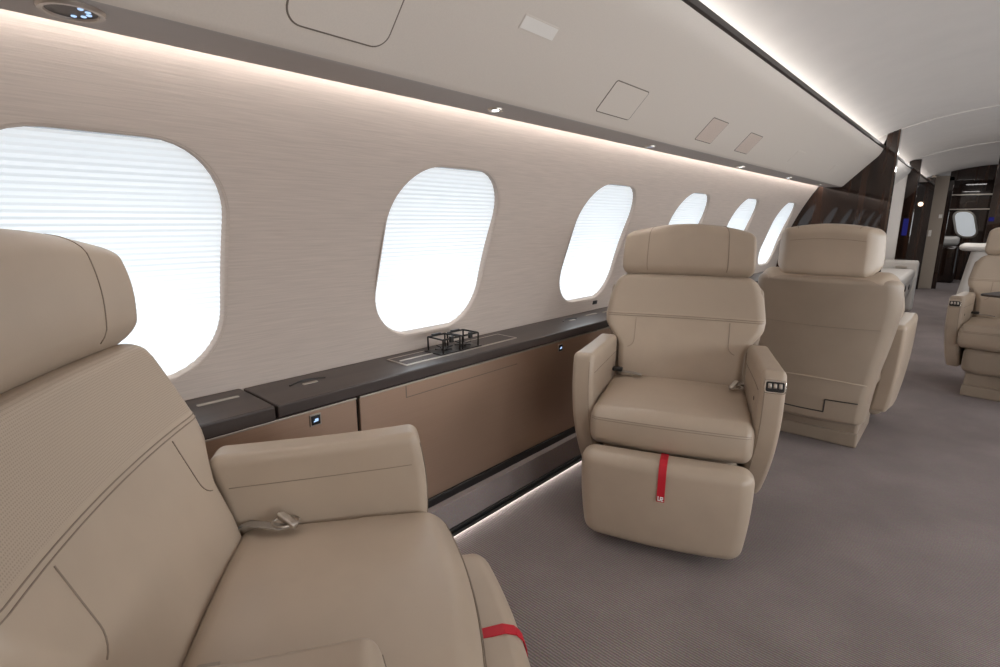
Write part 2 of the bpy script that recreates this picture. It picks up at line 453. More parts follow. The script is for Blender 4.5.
# valance, wall-wash light, overhead bin, ceiling rail, cove, ceiling
BIN = [(-1.128, 1.400), (-1.126, 1.390), (-1.004, 1.388), (-.986, 1.389), (-.972, 1.399), (-.855, 1.520), (-.775, 1.602), (-.745, 1.632), (-.727, 1.660), (-.716, 1.690)]
def run(prof, side, y0, y1, name, m, label=None, mis=None):
    bm = bmesh.new()
    n = max(1, int((y1 - y0) / .5))
    vs = [[bm.verts.new(mir((x, y0 + (y1 - y0) * j / n, z), side)) for x, z in prof] for j in range(n + 1)]
    for A, B in zip(vs, vs[1:]):
        for i in range(len(prof) - 1):
            bm.faces.new((A[i], A[i + 1], B[i + 1], B[i])).material_index = mis[i] if mis else 0
    return struct(name, bm, m, label=label, angle=50)
for side in (-1, 1):
    s = 0 if side < 0 else 10
    run(BIN, side, Y0, Y1, 'trim_%d' % (21 + s), [M['valance'], M['bin']], 'cream overhead panel above a grey light valance', [0, 0, 0, 1, 1, 1, 1, 1, 1])
    run([(-1.20, 1.425), (-1.128, 1.425), (-1.128, 1.400)], side, Y0, Y1, 'trim_%d' % (22 + s), M['valance'])
    run([(-1.150, 1.412), (-1.132, 1.412)], side, Y0, Y1, 'trim_%d' % (23 + s), M['led'], 'light strip washing down the side wall')
    run([(-.716, 1.690), (-.706, 1.694), (-.704, 1.712), (-.712, 1.717), (-.735, 1.715)], side, Y0, YE - .01, 'trim_%d' % (24 + s), M['rail'], 'dark rail along the ceiling edge')
    run([(-.855, 1.715), (-.795, 1.715)], side, Y0, Y3, 'trim_%d' % (25 + s), M['led_cove'], 'cove light hidden behind the ceiling rail')
    run([(-.735, 1.715), (-.73, 1.70), (-.86, 1.70), (-.86, 1.80)], side, Y0, Y3, 'trim_%d' % (26 + s), M['lining'])
def cz(x): # ceiling arch
    t = (x - CX) / 1.06
    return 1.955 - .175 * abs(t) ** 2.2 - .02 * abs(t) ** 8
def ceil_seg(y0, y1, dz, name, m):
    bm = bmesh.new(); xs = [CX + 1.11 * (i / 32 - 1) for i in range(65)]
    n = max(1, int((y1 - y0) / .4))
    loft(bm, [[(x, y0 + (y1 - y0) * j / n, cz(x) + dz) for x in xs] for j in range(n + 1)], False)
    # front lip
    loft(bm, [[(x, y0, cz(x) + dz) for x in xs], [(x, y0, cz(x) + .03) for x in xs]], False)
    return struct(name, bm, m, angle=30)
ceil_seg(Y0, Y1, 0, 'ceiling', M['lining'])
ceil_seg(Y1, Y2, -.006, 'ceiling.001', M['lining'])
ceil_seg(Y2, YE, -.014, 'ceiling.002', M['lining'])
bm = bmesh.new(); box(bm, (-1.6, Y0 - .05, 0), (2.1, Y0, 2.0)); struct('wall_rear', bm, M['bin'], label='rear cabin wall behind the camera')

# ------------------------------------------------------------------ bulkheads and the far cabin
def sect(x):  # lower envelope of wall/bin/ceiling above x on the left: used for the bulkhead outline
    return cz(x)
def bulkhead_left(name, y, th, xin, mface, label, zlow=0.0):
    prof = [(wx(.16) + .18, .0), (wx(.6) + .0, .0)]
    pts = [(-1.45, 0.0)] + [(wx(z), z) for z in [.6 + .05 * i for i in range(16)]] + [(-1.165, 1.398)] + BIN[2:] + [(-.704, 1.717), (-.70, cz(-.70) - .001)] + \
          [(x, cz(x) + .012) for x in (-.68, -.66, -.64)] + [(xin, cz(xin) + .012), (xin, 0.0)]
    bm = bmesh.new()
    loft(bm, [[(x, y, z) for x, z in pts], [(x, y + th, z) for x, z in pts]], True, 0, True, True)
    bmesh.ops.triangulate(bm, faces=[f for f in bm.faces if len(f.verts) > 4])
    return struct(name, bm, mface, smooth=False, label=label)
bulkhead_left('wall_forward', Y1, .07, -.625, M['wood'], 'glossy dark wood bulkhead beside the aisle')
bm = bmesh.new(); bbox(bm, (-.628, Y1 - .004, .0), (-.612, Y1 + .074, cz(-.62) + .008), .002); struct('trim_41', bm, M['wood_edge'], label='brown edge post of the dark wood bulkhead')

# second compartment: side wall, bin, pale bulkhead
side_wall('wall_left.001', -1, Y1 + .07, Y2, [], None)
run(BIN, -1, Y1 + .07, Y2, 'trim_42', [M['valance'], M['lining']], None, [0, 0, 0, 1, 1, 1, 1, 1, 1])
run([(-.855, 1.715), (-.795, 1.715)], -1, Y1 + .07, Y2, 'trim_43', M['led_cove'])
bm = bmesh.new(); box(bm, (-1.5, Y2, 0), (-.745, Y2 + .05, 1.80)); struct('wall_centre', bm, M['lining'], smooth=False, label='pale partition beyond the dark bulkhead')
bm = bmesh.new(); bbox(bm, (-.745, Y2 - .01, 0), (-.632, Y2 + .07, cz(-.64) - .03), .003); struct('trim_44', bm, M['wood'], label='dark wood post at the second partition')
bm = bmesh.new(); bbox(bm, (.035, Y2, 0), (1.9, Y2 + .07, 1.95), .003); struct('wall_forward.001', bm, M['wood'], label='dark wood bulkhead right of the aisle')
# third compartment: dark bulkhead, beige door post, dark doorway and far wall
bm = bmesh.new(); bbox(bm, (-1.5, Y3, 0), (-.640, Y3 + .05, 1.76), .003); struct('wall_forward.002', bm, M['wood'], label='dark wood bulkhead beside the beige door post')
bm = bmesh.new(); bbox(bm, (-1.5, Y2 + .07, 0), (-1.2, Y3, 1.8), .003); struct('wall_left.002', bm, M['lining'])
M['post'] = mat('door_post_beige', (0.40, .335, .275), .5)
bm = bmesh.new(); bbox(bm, (-.655, Y3 + .25, 0), (-.485, Y3 + .33, 1.80), .004); box(bm, (-.70, Y3 + .06, 0), (-.655, Y3 + .33, 1.80)); struct('door_1', bm, M['post'], smooth=False, label='beige door post at the end of the aisle')
bm = bmesh.new()
bbox(bm, (-.485, Y3 + .26, 0), (-.425, Y3 + .36, 1.78), .003); bbox(bm, (-.485, Y3 + .26, 1.72), (1.6, Y3 + .36, 1.95), .003); bbox(bm, (.12, Y3 + .26, 0), (1.6, Y3 + .36, 1.78), .003)
struct('door_2', bm, M['wood'], label='dark wood doorway frame at the far end')
# far wall with window, shelf line
bm = bmesh.new(); box(bm, (-1.5, YE, 0), (1.9, YE + .05, 2.0)); struct('wall_end', bm, M['wood'], smooth=False, label='dark wood wall of the far cabin')
for k, z in enumerate((1.30, 1.56)):
    bm = bmesh.new(); bbox(bm, (-.9, YE - .10 - .05 * k, z), (.5, YE, z + .02), .002); struct('trim_%d' % (45 + k), bm, M['satin'], label='thin metal line across the far wood wall')
wroot = empty('window_13', (-.24, YE - .02, 1.04)); tag(wroot, 'far rounded window in the dark wood wall', kind='structure')
bm = bmesh.new()
def fr(off, dep): return [(a * 1 + .06 * (b / .23) * -1, dep, b) for a, b in rrect(.135 - off, .225 - off, .11 - off)]
loft(bm, [fr(-.03, .02), fr(-.03, -.015), fr(0, -.02), fr(.005, .0)]); obj('window_frame', bm, M['satin'], wroot)
bm = bmesh.new(); loft(bm, [fr(.004, -.004), fr(.1, -.004)], True, 0, False, True); obj('window_blind', bm, M['shade'], wroot)
area('daylight', (-.24, YE + .3, 1.04), (-.24, YE, 1.04), .3, .4, 4, (.9, .95, 1))

# ------------------------------------------------------------------ overhead details
P0 = Vector((-.972, 0, 1.399)); DU = Vector((.117, 0, .121)).normalized(); DN = Vector((DU.z, 0, -DU.x))
YV = Vector((0, 1, 0))
def on_bin(y, s, lift=.0): return (P0 + DU * s + YV * y + DN * lift, YV, DU, DN)
def bin_panel(name, y0, y1, s0, s1, r, label, cat, face, line, group=None):
    root = empty(name, on_bin((y0 + y1) / 2, (s0 + s1) / 2)[0]); tag(root, label, cat, group)
    fr_ = (Vector((0, 0, 0)), YV, DU, DN); hw, hh = (y1 - y0) / 2, (s1 - s0) / 2
    bm = bmesh.new(); slab(bm, fr_, hw, hh, r, .0012, 0, .0006); obj('gap_edge', bm, line, root)
    bm = bmesh.new(); slab(bm, fr_, hw - .0032, hh - .0032, max(r - .0032, .001), .0016, 0, .0005); obj('cover', bm, face, root)
    return root
bin_panel('access_panel', .482, .696, .030, .245, .035, 'large rounded cream access panel in the overhead, nearest the camera', 'panel', M['bin'], M['bin_line'])
bin_panel('access_panel', 1.490, 1.700, .030, .140, .010, 'small square flush access panel in the overhead, before the two speaker grilles', 'panel', M['bin'], M['bin_line'])
bin_panel('speaker_grille', 2.265, 2.440, .030, .140, .008, 'pinkish overhead speaker grille, nearer the camera and larger of the two', 'speaker grille', M['speaker'], M['bin_line'])
bin_panel('speaker_grille', 2.745, 2.930, .030, .138, .008, 'pinkish overhead speaker grille, farther from the camera of the two', 'speaker grille', M['speaker'], M['bin_line'])
bin_panel('indicator_plate', 1.005, 1.135, .165, .200, .004, 'small pale rectangular plate on the cream overhead', 'sign', M['plaque'], M['bin'])
bin_panel('access_panel', 3.62, 3.80, .055, .140, .006, 'faint small flush overhead panel just past the farther speaker grille', 'panel', M['bin'], M['bin'])
bin_panel('access_panel', 4.70, 4.90, .050, .140, .006, 'faint small flush overhead panel farthest along, close to the dark bulkhead', 'panel', M['bin'], M['bin'])

def reading_light(y, x, rad, label, glow):
    root = empty('reading_spotlight', (x, y, 1.3885)); tag(root, label, 'light', 'reading lights in the valance')
    bm = bmesh.new(); lathe(bm, [(rad * .72, .004), (rad * .74, -.001), (rad * .80, -.006), (rad * .95, -.006), (rad, -.002), (rad, .004)], seg=28, cap=False); obj('bezel', bm, M['satin'], root)
    bm = bmesh.new(); lathe(bm, [(rad * .76, -.003), (rad * .6, -.0005), (rad * .2, .0)], seg=24); obj('lens', bm, M['dark_metal'], root)
    bm = bmesh.new()
    if glow: lathe(bm, [(rad * .45, -.0035), (rad * .35, -.005), (rad * .1, -.0055)], seg=16); obj('bulb', bm, M['lamp'], root)
    else:
        for k in range(5):
            a = R(20 + 36 * k); lathe(bm, [(rad * .09, -.001), (rad * .09, -.004), (rad * .03, -.005)], Vector((rad * .5 * math.cos(a), rad * .5 * math.sin(a), 0)), seg=10)
        obj('diode', bm, M['icon'], root)
RL = [(.205, -1.044, .042, 'large reading light at the top left corner of the valance', 0), (1.140, -1.052, .022, 'lit round reading light in the valance above the second window', 1),
      (2.10, -1.067, .022, 'reading light in the valance between the second and third window, dark', 0), (3.20, -1.062, .024, 'reading light in the valance above the fourth window', 1),
      (4.20, -1.062, .026, 'reading light in the valance above the fifth window', 1), (5.15, -1.062, .020, 'reading light in the valance above the sixth window, nearest the dark bulkhead', 0)]
for a in RL: reading_light(*a)

# ------------------------------------------------------------------ ledge and side cabinets
LX0, LX1, LZ = -1.452, -1.243, .630
def ledge(side):
    root = empty('side_ledge', mir((-1.35, 2.0, .6), side))
    tag(root, 'long dark wood ledge under the windows along the left wall' if side < 0 else 'dark wood ledge along the right wall', 'ledge')
    inv = root.location
    def sb(bm, lo, hi, b=.004):
        a, c = mir(lo, side) - inv, mir(hi, side) - inv
        bbox(bm, [min(a[k], c[k]) for k in range(3)], [max(a[k], c[k]) for k in range(3)], b)
    bm = bmesh.new()
    sb(bm, (LX0, .540, LZ - .035), (LX1, Y1 - .005, LZ))
    obj('ledge_top', bm, M['ledge'], root, angle=30)
    bm = bmesh.new(); sb(bm, (LX0, Y0 + .01, LZ - .036), (LX1 + .006, .532, LZ + .003), .005)
    obj('lift_up_lid', bm, M['ledge'], root, angle=30)
    if side < 0:
        def sl(name, y0, y1, x0, x1, r, th, m, parent=root, z=LZ):
            bm = bmesh.new(); slab(bm, (Vector(((x0 + x1) / 2, (y0 + y1) / 2, z)) - inv, Vector((1, 0, 0)), Vector((0, 1, 0)), Vector((0, 0, 1))), (x1 - x0) / 2, (y1 - y0) / 2, r, th, 0, min(.001, th * .5))
            return obj(name, bm, m, parent)
        tray = sl('tray_frame', .985, 1.535, -1.408, -1.300, .006, .0025, M['satin'])
        sl('tray_well', .993, 1.527, -1.400, -1.308, .004, .0030, M['ledge'], tray)
        sl('tray_slide', 1.000, 1.245, -1.358, -1.350, .002, .0050, M['satin'], tray)
        sl('socket_cover', .40, .50, -1.385, -1.372, .003, .0025, M['strap'], z=LZ + .003)
        sl('socket_cover', .28, .37, -1.372, -1.362, .003, .0025, M['strap'], z=LZ + .003)
        for yc in (.690, 2.000):
            bm = bmesh.new(); tube(bm, [Vector((-1.372 - .022 * math.sin(t * PI / 10) , yc - .055 + .11 * t / 10, LZ + .0005)) - inv for t in range(11)], .0028, 6); obj('finger_pull', bm, M['black'], root)
            sl('pull_plate', yc - .022, yc + .022, -1.366, -1.354, .003, .0022, M['satin'])
        sl('socket_cover', 2.14, 2.24, -1.385, -1.372, .003, .0022, M['strap'])
        sl('socket_cover', 2.28, 2.38, -1.372, -1.360, .003, .0022, M['strap'])
        sl('belt_socket', 2.335, 2.375, -1.345, -1.325, .003, .006, M['black'])
    return root
ledge(-1); ledge(1)
# small black sensor under the third window
bm = bmesh.new(); slab(bm, (wpt(2.335, .668, -.001, -1), YV, Vector((wx(.68) - wx(.66), 0, .02)).normalized(), -wn(.66)), .020, .010, .002, .004)
tag(obj('wall_sensor', bm, M['black']), 'small black wall socket below the third window beside the facing seat', 'socket')

def cabinet(name, y0, y1, label, btn=None, flap=None, side=-1):
    root = empty(name, mir((-1.27, (y0 + y1) / 2, .17), side)); tag(root, label, 'cabinet', 'bronze side cabinets under the ledge'); inv = root.location
    def sb(bm, lo, hi, b=.003):
        a, c = mir(lo, side) - inv, mir(hi, side) - inv
        bbox(bm, [min(a[k], c[k]) for k in range(3)], [max(a[k], c[k]) for k in range(3)], b)
    bm = bmesh.new(); sb(bm, (-1.40, y0 + .001, .17), (-1.262, y1 - .001, .592)); obj('carcass', bm, M['black'], root, angle=30)
    bm = bmesh.new(); sb(bm, (-1.264, y0 + .002, .168), (-1.250, y1 - .002, .588)); door = obj('door', bm, M['bronze'], root, angle=30)
    bm = bmesh.new(); sb(bm, (-1.262, y0 + .002, .586), (-1.2465, y1 - .002, .5925), .002); obj('top_rail', bm, M['satin'], door, angle=30)
    if btn:
        for (yb, zb) in btn:
            bm = bmesh.new(); slab(bm, (Vector((-1.250, yb, zb)) - inv, YV, Vector((0, 0, 1)), Vector((1, 0, 0))), .017, .017, .003, .003); b = obj('touch_button', bm, M['satin'], root)
            bm = bmesh.new(); slab(bm, (Vector((-1.247, yb, zb)) - inv, YV, Vector((0, 0, 1)), Vector((1, 0, 0))), .013, .013, .002, .0012); obj('button_face', bm, M['black'], b)
            bm = bmesh.new(); slab(bm, (Vector((-1.2458, yb + .002, zb)) - inv, YV, Vector((0, 0, 1)), Vector((1, 0, 0))), .005, .004, .001, .0008); slab(bm, (Vector((-1.2458, yb - .003, zb - .003)) - inv, YV, Vector((0, 0, 1)), Vector((1, 0, 0))), .004, .002, .001, .0008); obj('button_icon', bm, M['icon'], b)
    if flap:
        ya, yb = flap
        bm = bmesh.new(); sb(bm, (-1.252, ya, .548), (-1.2493, yb, .5845), .0005); f_ = obj('table_flap', bm, M['bronze'], root, angle=30)
        bm = bmesh.new(); sb(bm, (-1.2515, ya, .5455), (-1.2493, yb, .548), .0002); sb(bm, (-1.2515, ya - .003, .5455), (-1.2493, ya, .5845), .0002); obj('flap_gap', bm, M['bin_line'], f_)
    return root
cabinet('side_cabinet', Y0 + .02, -.306, 'bronze side cabinet behind the foreground seat, beside the rear wall')
cabinet('side_cabinet', -.30, .770, 'bronze side cabinet at left, behind the foreground armrest, with a lit touch button', [(.640, .562)])
cabinet('side_cabinet', .776, 2.62, 'wide bronze side cabinet with fold-out table flap beneath the second window', [(1.755, .560)], (.945, 1.475))
cabinet('side_cabinet', 2.626, 4.1, 'bronze side cabinet behind the facing seat, under the fourth window')
cabinet('side_cabinet', 4.106, Y1 - .01, 'bronze side cabinet farthest along, against the dark bulkhead')
bm = bmesh.new(); bbox(bm, (2 * CX + 1.25, Y0, .168), (2 * CX + 1.40, Y1, .592)); struct('trim_47', bm, M['bronze'], label='bronze lower side panel on the right wall')

# pop-up wire cup holder on the ledge
cup = empty('cup_holder', (-1.352, 1.24, LZ + .004)); tag(cup, 'pair of black square wire cup holders standing up from the ledge tray', 'cup holder')
def wire_cup(yc, tilt):
    bm = bmesh.new(); s = .040; z1 = .050
    sq = [(-s, -s), (s, -s), (s, s), (-s, s)]
    tube(bm, [Vector((a * .98, yc + b * .98, z1)) for a, b in sq], .0034, 6, 0, True)
    for a, b in sq: tube(bm, [Vector((a, yc + b, z1)), Vector((a * .98, yc + b * .98, .002))], .0030, 6)
    o = obj('wire_frame', bm, M['dark_metal'], cup)
    bm = bmesh.new(); tube(bm, [Vector((-s, yc, .012)), Vector((0, yc, .006)), Vector((s, yc, .012))], .0026, 6); tube(bm, [Vector((0, yc - s, .012)), Vector((0, yc, .006)), Vector((0, yc + s, .012))], .0026, 6)
    lathe(bm, [(.012, .003), (.014, .006), (.010, .010)], Vector((0, yc, 0)), 14)
    obj('cross_support', bm, M['dark_metal'], cup)
    bm = bmesh.new(); bbox(bm, (s - .006, yc - .008, z1 - .014), (s + .004, yc + .008, z1 + .008), .002); obj('spring_clip', bm, M['black'], cup)
    bm = bmesh.new(); bbox(bm, (-s - .006, yc - .020, z1 - .003), (-s + .004, yc + .020, z1 + .007), .002); obj('hinge_clip', bm, M['black'], cup)
wire_cup(-.046, 0); wire_cup(.046, 0)
bm = bmesh.new(); bbox(bm, (-.045, -.100, -.002), (.045, .100, .002), .001); obj('base_plate', bm, M['dark_metal'], cup)

# ------------------------------------------------------------------ the seats
HWB = [(.40, .236), (.58, .250), (.62, .276), (.66, .308), (.70, .314), (.78, .304), (.83, .288), (.86, .270), (.90, .262)]
YCB = [(.40, .215), (.50, .242), (.60, .280), (.70, .320), (.78, .350), (.87, .376), (1.1, .385)]
WING = .25
def lin(tab, x):
    if x <= tab[0][0]: return tab[0][1]
    for (a, b), (c, e) in zip(tab, tab[1:]):
        if x <= c: return b + (e - b) * (x - a) / (c - a)
    return tab[-1][1]

def seat(name, loc, rz, label, ctrl, leath, shellm, rest=True, tab=True, buckle=True, perf=True, low_side=0, head_w=.274):
    root = empty(name, loc, rz); tag(root, label, 'seat', 'cream leather cabin armchairs')
    L = [leath, M['seam'], M['perf'] if perf else leath]
    # ---- backrest
    bm = bmesh.new()
    def fb(x, y, z):
        w = lin(HWB, z); xx = x / .314 * w
        depth = y                                        # 0 front .. .10 back
        rnd = 1 - .10 * max(0, (y - .02) / .10)
        sag = 0
        return (xx * rnd, lin(YCB, z) - WING * xx * xx * (1 - .35 * y / .1) + y, z - .035 * max(0, min(1, (z - .70) / .16)) * max(0, min(1, y / .1)))
    zc, hz = (.43 + .876) / 2, (.876 - .43) / 2
    S = rbox(bm, (0, .055, zc), (.314, .055, hz), (.045, .045, .030), (14, 2, 26), fb, 5, 0, lambda c: 2 if (c.z > .705 and c.y < lin(YCB, c.z) - WING * c.x * c.x + .03) else 0)
    def fs(x, z, o=.0006):   # front surface
        p = S((max(-.314, min(.314, x)), -.055, z - zc)); return p + Vector((0, -o, 0))
    def seam(pts, r=.0011): tube(bm, [fs(a, b) for a, b in pts], r, 5, 1)
    for zz in (.7045, .6965): seam([(-.313 + .626 * i / 40, zz) for i in range(41)], .0012)
    for s in (-1, 1):
        a = [(s * .180, .69 - .085 * i / 8) for i in range(9)] + [(s * (.212 - .032 * math.cos(t * PI / 12)), .605 - .032 * math.sin(t * PI / 12)) for t in range(1, 7)] + [(s * (.212 + .05 * i / 4), .573) for i in range(1, 5)]
        a = [(xx * .314 / lin(HWB, zz), zz) for xx, zz in a]
        a = [p for p in a if abs(p[0]) < .262]
        seam(a, .0012)
    obj('backrest', bm, L, root)
    # ---- headrest
    bm = bmesh.new()
    def fh(x, y, z):
        t = (z - .872) / .195
        arch = 1.0 - .10 * (x / .27) ** 2 * max(0, t) ** 2
        xx = x * (1 - .04 * t * t) * (1 - .24 * max(0, min(1, y / .10)))
        yy = .382 + .012 * t - WING * xx * xx + y - .012 * math.sin(max(0, min(1, t)) * PI)
        return (xx, yy, .872 + (z - .872) * (arch if t > 0 else 1) + .006 * (1 - (x / .27) ** 2) * max(0, t) - .010 * (x / .27) ** 2 * max(0, t) - .045 * max(0, min(1, y / .1)) * (1 - t))
    Sh = rbox(bm, (0, .05, .872 + .0975), (head_w, .05, .0975), (.032, .040, .036), (16, 2, 8), fh, 5)
    for s in (-1, 1):
        pts = [Sh((s * .156, -.05, -.09 + .18 * i / 14)) + Vector((0, -.0006, 0)) for i in range(15)]
        pts += [Sh((s * .156, -.045 + .09 * i / 6, .0975)) + Vector((0, 0, .0005)) for i in range(7)]
        tube(bm, pts, .0012, 5, 1)
    # rear welt
    tube(bm, [Sh((-.20 + .40 * i / 16, .05, .045)) + Vector((0, .0005, 0)) for i in range(17)], .001, 5, 1)
    obj('headrest', bm, [leath, M['seam']], root)
    # ---- rear shell
    bm = bmesh.new()
    def fsh(x, y, z):
        w = lin([(.15, .232), (.30, .246), (.40, .258), (.52, .280), (.64, .298), (.72, .304), (.80, .298), (.845, .284)], z) / .262
        xx = x * w * (1 - .06 * y / .07)
        yb = lin([(.15, .385), (.35, .40), (.55, .405), (.70, .416), (.87, .444)], z)
        return (xx, yb - .65 * xx * xx + y * (.9 if z > .3 else 1), z)
    Ss = rbox(bm, (0, .020, .490), (.262, .055, .346), (.034, .045, .028), (12, 2, 20), fsh, 5)
    def rs(x, z, o=.0008): return Ss((x, .055, z - .490)) + Vector((0, o, 0))
    tube(bm, [rs(-.25 + .50 * i / 24, .612 - .004 * math.cos((i - 12) / 12 * PI / 2)) for i in range(25)], .0010, 5, 1)
    shell = obj('back_shell', bm, [shellm, M['seam']], root)
    bm = bmesh.new()
    tube(bm, [rs(-.250 + .500 * i / 24, .350 + .012 * (1 - ((i - 12) / 12) ** 2), -.0005) for i in range(25)], .0032, 6); obj('shell_welt', bm, leath, shell)
    bm = bmesh.new()
    n = ctrl or 1
    gp = [(-n * .225, .200), (n * .085, .200), (n * .085, .262), (n * .232, .262)]
    path = []
    for (a, b), (c, e) in zip(gp, gp[1:]):
        for i in range(9): path.append(rs(a + (c - a) * i / 8, b + (e - b) * i / 8, .0005))
    tube(bm, path, .0030, 5); obj('shell_gap', bm, M['black'], shell)
    # ---- cushion
    bm = bmesh.new()
    def fc(x, y, z):
        t = max(0, min(1, (.30 - y) / .55))
        bow = -.030 * (1 - (x / .262) ** 2) * max(0, min(1, (.0 - y) / .2))
        crown = .016 * (1 - (x / .262) ** 2) * (1 if z > .4 else 0) * max(0, 1 - ((y - .02) / .26) ** 2)
        nose = -.018 * math.sin(max(0, min(1, (z - .32) / .13)) * PI) * max(0, min(1, (-.10 - y) / .1))
        return (x * (1 + .02 * (1 if y < 0 else 0)), y + bow + nose, z + crown + (y * .03 if z > .38 else 0) )
    Sc = rbox(bm, (0, .030, .384), (.258, .208, .072), (.030, .040, .042), (14, 14, 3), fc, 6)
    for o_ in (0, .007):
        tube(bm, [Sc((-.256 + .512 * i / 24, -.208, .040 - o_)) + Vector((0, -.0008, .0004)) for i in range(25)], .0010, 5, 1)
    obj('seat_cushion', bm, [leath, M['seam']], root)
    # ---- frame below the cushion and floor base
    bm = bmesh.new()
    rbox(bm, (0, .10, .235), (.225, .26, .085), (.05, .05, .04), (4, 4, 2)); obj('seat_frame', bm, shellm, root)
    bm = bmesh.new(); bbox(bm, (-.20, -.10, .0), (.20, .30, .16), .012); bbox(bm, (-.205, -.12, .0), (.205, .315, .070), .008); obj('floor_base', bm, shellm, root, angle=40)
    # ---- arms
    for s in (-1, 1):
        bm = bmesh.new()
        def fa(x, y, z):
            k = max(0, min(1, (.60 - z) / .42))
            lean = .085 * k ** 1.7 + .0          # front edge runs back toward the bottom
            tfront = max(0, min(1, (.20 - y) / .36))
            rear = -.10 * k * max(0, min(1, (y - 0) / .25))
            drop = .010 * max(0, min(1, (.12 - y) / .26)) ** 2 * max(0, min(1, (z - .45) / .15))
            tuck = -.030 * k ** 2.2
            front_in = -.012 * max(0, tfront - .5)
            bulge = -.055 * math.sin(min(1, k) * PI) * tfront
            return (s * (.296 + x + tuck + front_in + .05 * (.06 - y)), y + lean * tfront + rear + bulge * .6, z + drop)
        Sa = rbox(bm, (0, .070, .392), (.038, .212, .228), (.018, .024, .026), (3, 14, 14), fa, 5)
        # seam lines: inner side below the top, and around the front panel
        tube(bm, [Sa((-.038, -.185 + .37 * i / 16, .160)) + Vector((-s * .0004, 0, 0)) for i in range(17)], .0009, 5, 1)
        tube(bm, [Sa((-.024, -.212, -.15 + .35 * i / 14)) + Vector((0, -.0006, 0)) for i in range(15)], .0010, 5, 1)
        if s == low_side:
            for v in bm.verts: v.co.z -= .020 * max(0, min(1, (v.co.z - .25) / .1)); v.co.y += .085
        arm = obj('armrest', bm, [leath, M['seam']], root)
        if s == ctrl:
            base = Sa((.004, -.212, .180)); up = (Sa((.004, -.212, .198)) - Sa((.004, -.212, .155))).normalized()
            u = Vector((1, 0, 0)); nn = up.cross(u).normalized()
            if nn.y > 0: nn = -nn
            bm = bmesh.new(); slab(bm, (base + nn * .0005, u, up, nn), .031, .021, .009, .004); cp = obj('control_bezel', bm, M['chrome'], arm)
            bm = bmesh.new(); slab(bm, (base + nn * .0045, u, up, nn), .026, .016, .006, .0008); obj('control_panel', bm, M['black'], cp)
            bm = bmesh.new()
            for q in (-1, 0, 1): slab(bm, (base + nn * .005 + u * q * .015 + up * .003, u, up, nn), .005, .008, .002, .003)
            obj('control_button', bm, M['satin'], cp)
            bm = bmesh.new(); slab(bm, (Sa((-.038, -.10, .11)), Vector((0, 1, 0)), Vector((0, 0, 1)), Vector((-s, 0, 0))), .005, .007, .002, .002); obj('headphone_socket', bm, M['black'], arm)
    # ---- leg rest and its red tab
    if rest:
        bm = bmesh.new()
        def fl(x, y, z):
            bow = -.022 * (1 - (x / .268) ** 2) if y < -.24 else 0
            k = (.324 - z) / .296
            return (x * (1 - .08 * k * k), y + bow + .004 * k - .012 * math.sin(max(0, min(1, k)) * PI), z)
        Sl = rbox(bm, (0, -.238, .180), (.268, .045, .153), (.045, .035, .038), (14, 2, 12), fl, 6)
        lr = obj('leg_rest', bm, leath, root)
        if tab:
            bm = bmesh.new()
            tp = [Sl((0, .03, .153)) + Vector((0, 0, .003)), Sl((0, -.01, .153)) + Vector((0, 0, .003)), Sl((0, -.038, .153)) + Vector((0, -.001, .003))] + [Sl((0, -.045, .140 - .105 * i / 8)) + Vector((0, -.003 - .001 * i / 8, 0)) for i in range(9)]
            ribbon(bm, tp, (.024, 0, 0), .0020); t_ = obj('pull_tab', bm, M['red'], lr)
            bm = bmesh.new(); e = tp[-1] + Vector((0, -.0018, .012)); up = (tp[-2] - tp[-1]).normalized(); u = Vector((1, 0, 0)); nn = Vector((0, -1, 0))
            for (a, b, w, h) in ((-.006, 0, .0014, .006), (-.003, -.005, .004, .0012), (0, 0, .0014, .005), (.004, .004, .003, .0013), (.006, .001, .0013, .003), (.004, -.001, .003, .0012), (.003, -.004, .0013, .003), (.005, -.006, .003, .0012)):
                slab(bm, (e + u * a * 1.2 + up * b * 1.2, u, up, nn), w * 1.1, h * 1.2, .0004, .0012, 0, .0001)
            obj('tab_print', bm, M['white'], t_)
    # ---- seat belt
    if buckle:
        bm = bmesh.new()
        ribbon(bm, [Vector((.262 - .02, .255, .455)), Vector((.235, .215, .478)), Vector((.205, .165, .484)), Vector((.195, .135, .482)), Vector((.200, .115, .482))], (.014, -.020, 0), .003)
        b = obj('seat_belt', bm, M['strap'], root)
        bm = bmesh.new(); rbox(bm, (0, 0, 0), (.009, .020, .007), (.005, .007, .004), (2, 3, 2), lambda x, y, z: (.205 + x * .85 + y * .5, .130 + y * .85 - x * .5, .492 + z + y * .5)); obj('belt_buckle', bm, M['satin'], b)
        bm = bmesh.new(); tube(bm, [Vector((.212 + .020 * math.cos(t * PI / 8), .135 + .026 * math.sin(t * PI / 8), .485)) for t in range(16)], .0022, 5, 0, True); obj('belt_loop', bm, M['satin'], b)
        bm = bmesh.new(); ribbon(bm, [Vector((-.235, .25, .45)), Vector((-.225, .20, .482)), Vector((-.165, .185, .484)), Vector((-.13, .18, .480))], (0, .028, 0), .003); b2 = obj('seat_belt', bm, M['strap'], root)
        bm = bmesh.new(); rbox(bm, (-.228, .185, .494), (.020, .014, .008), .006, (2, 2, 2)); obj('belt_buckle', bm, M['black'], b2)
    return root

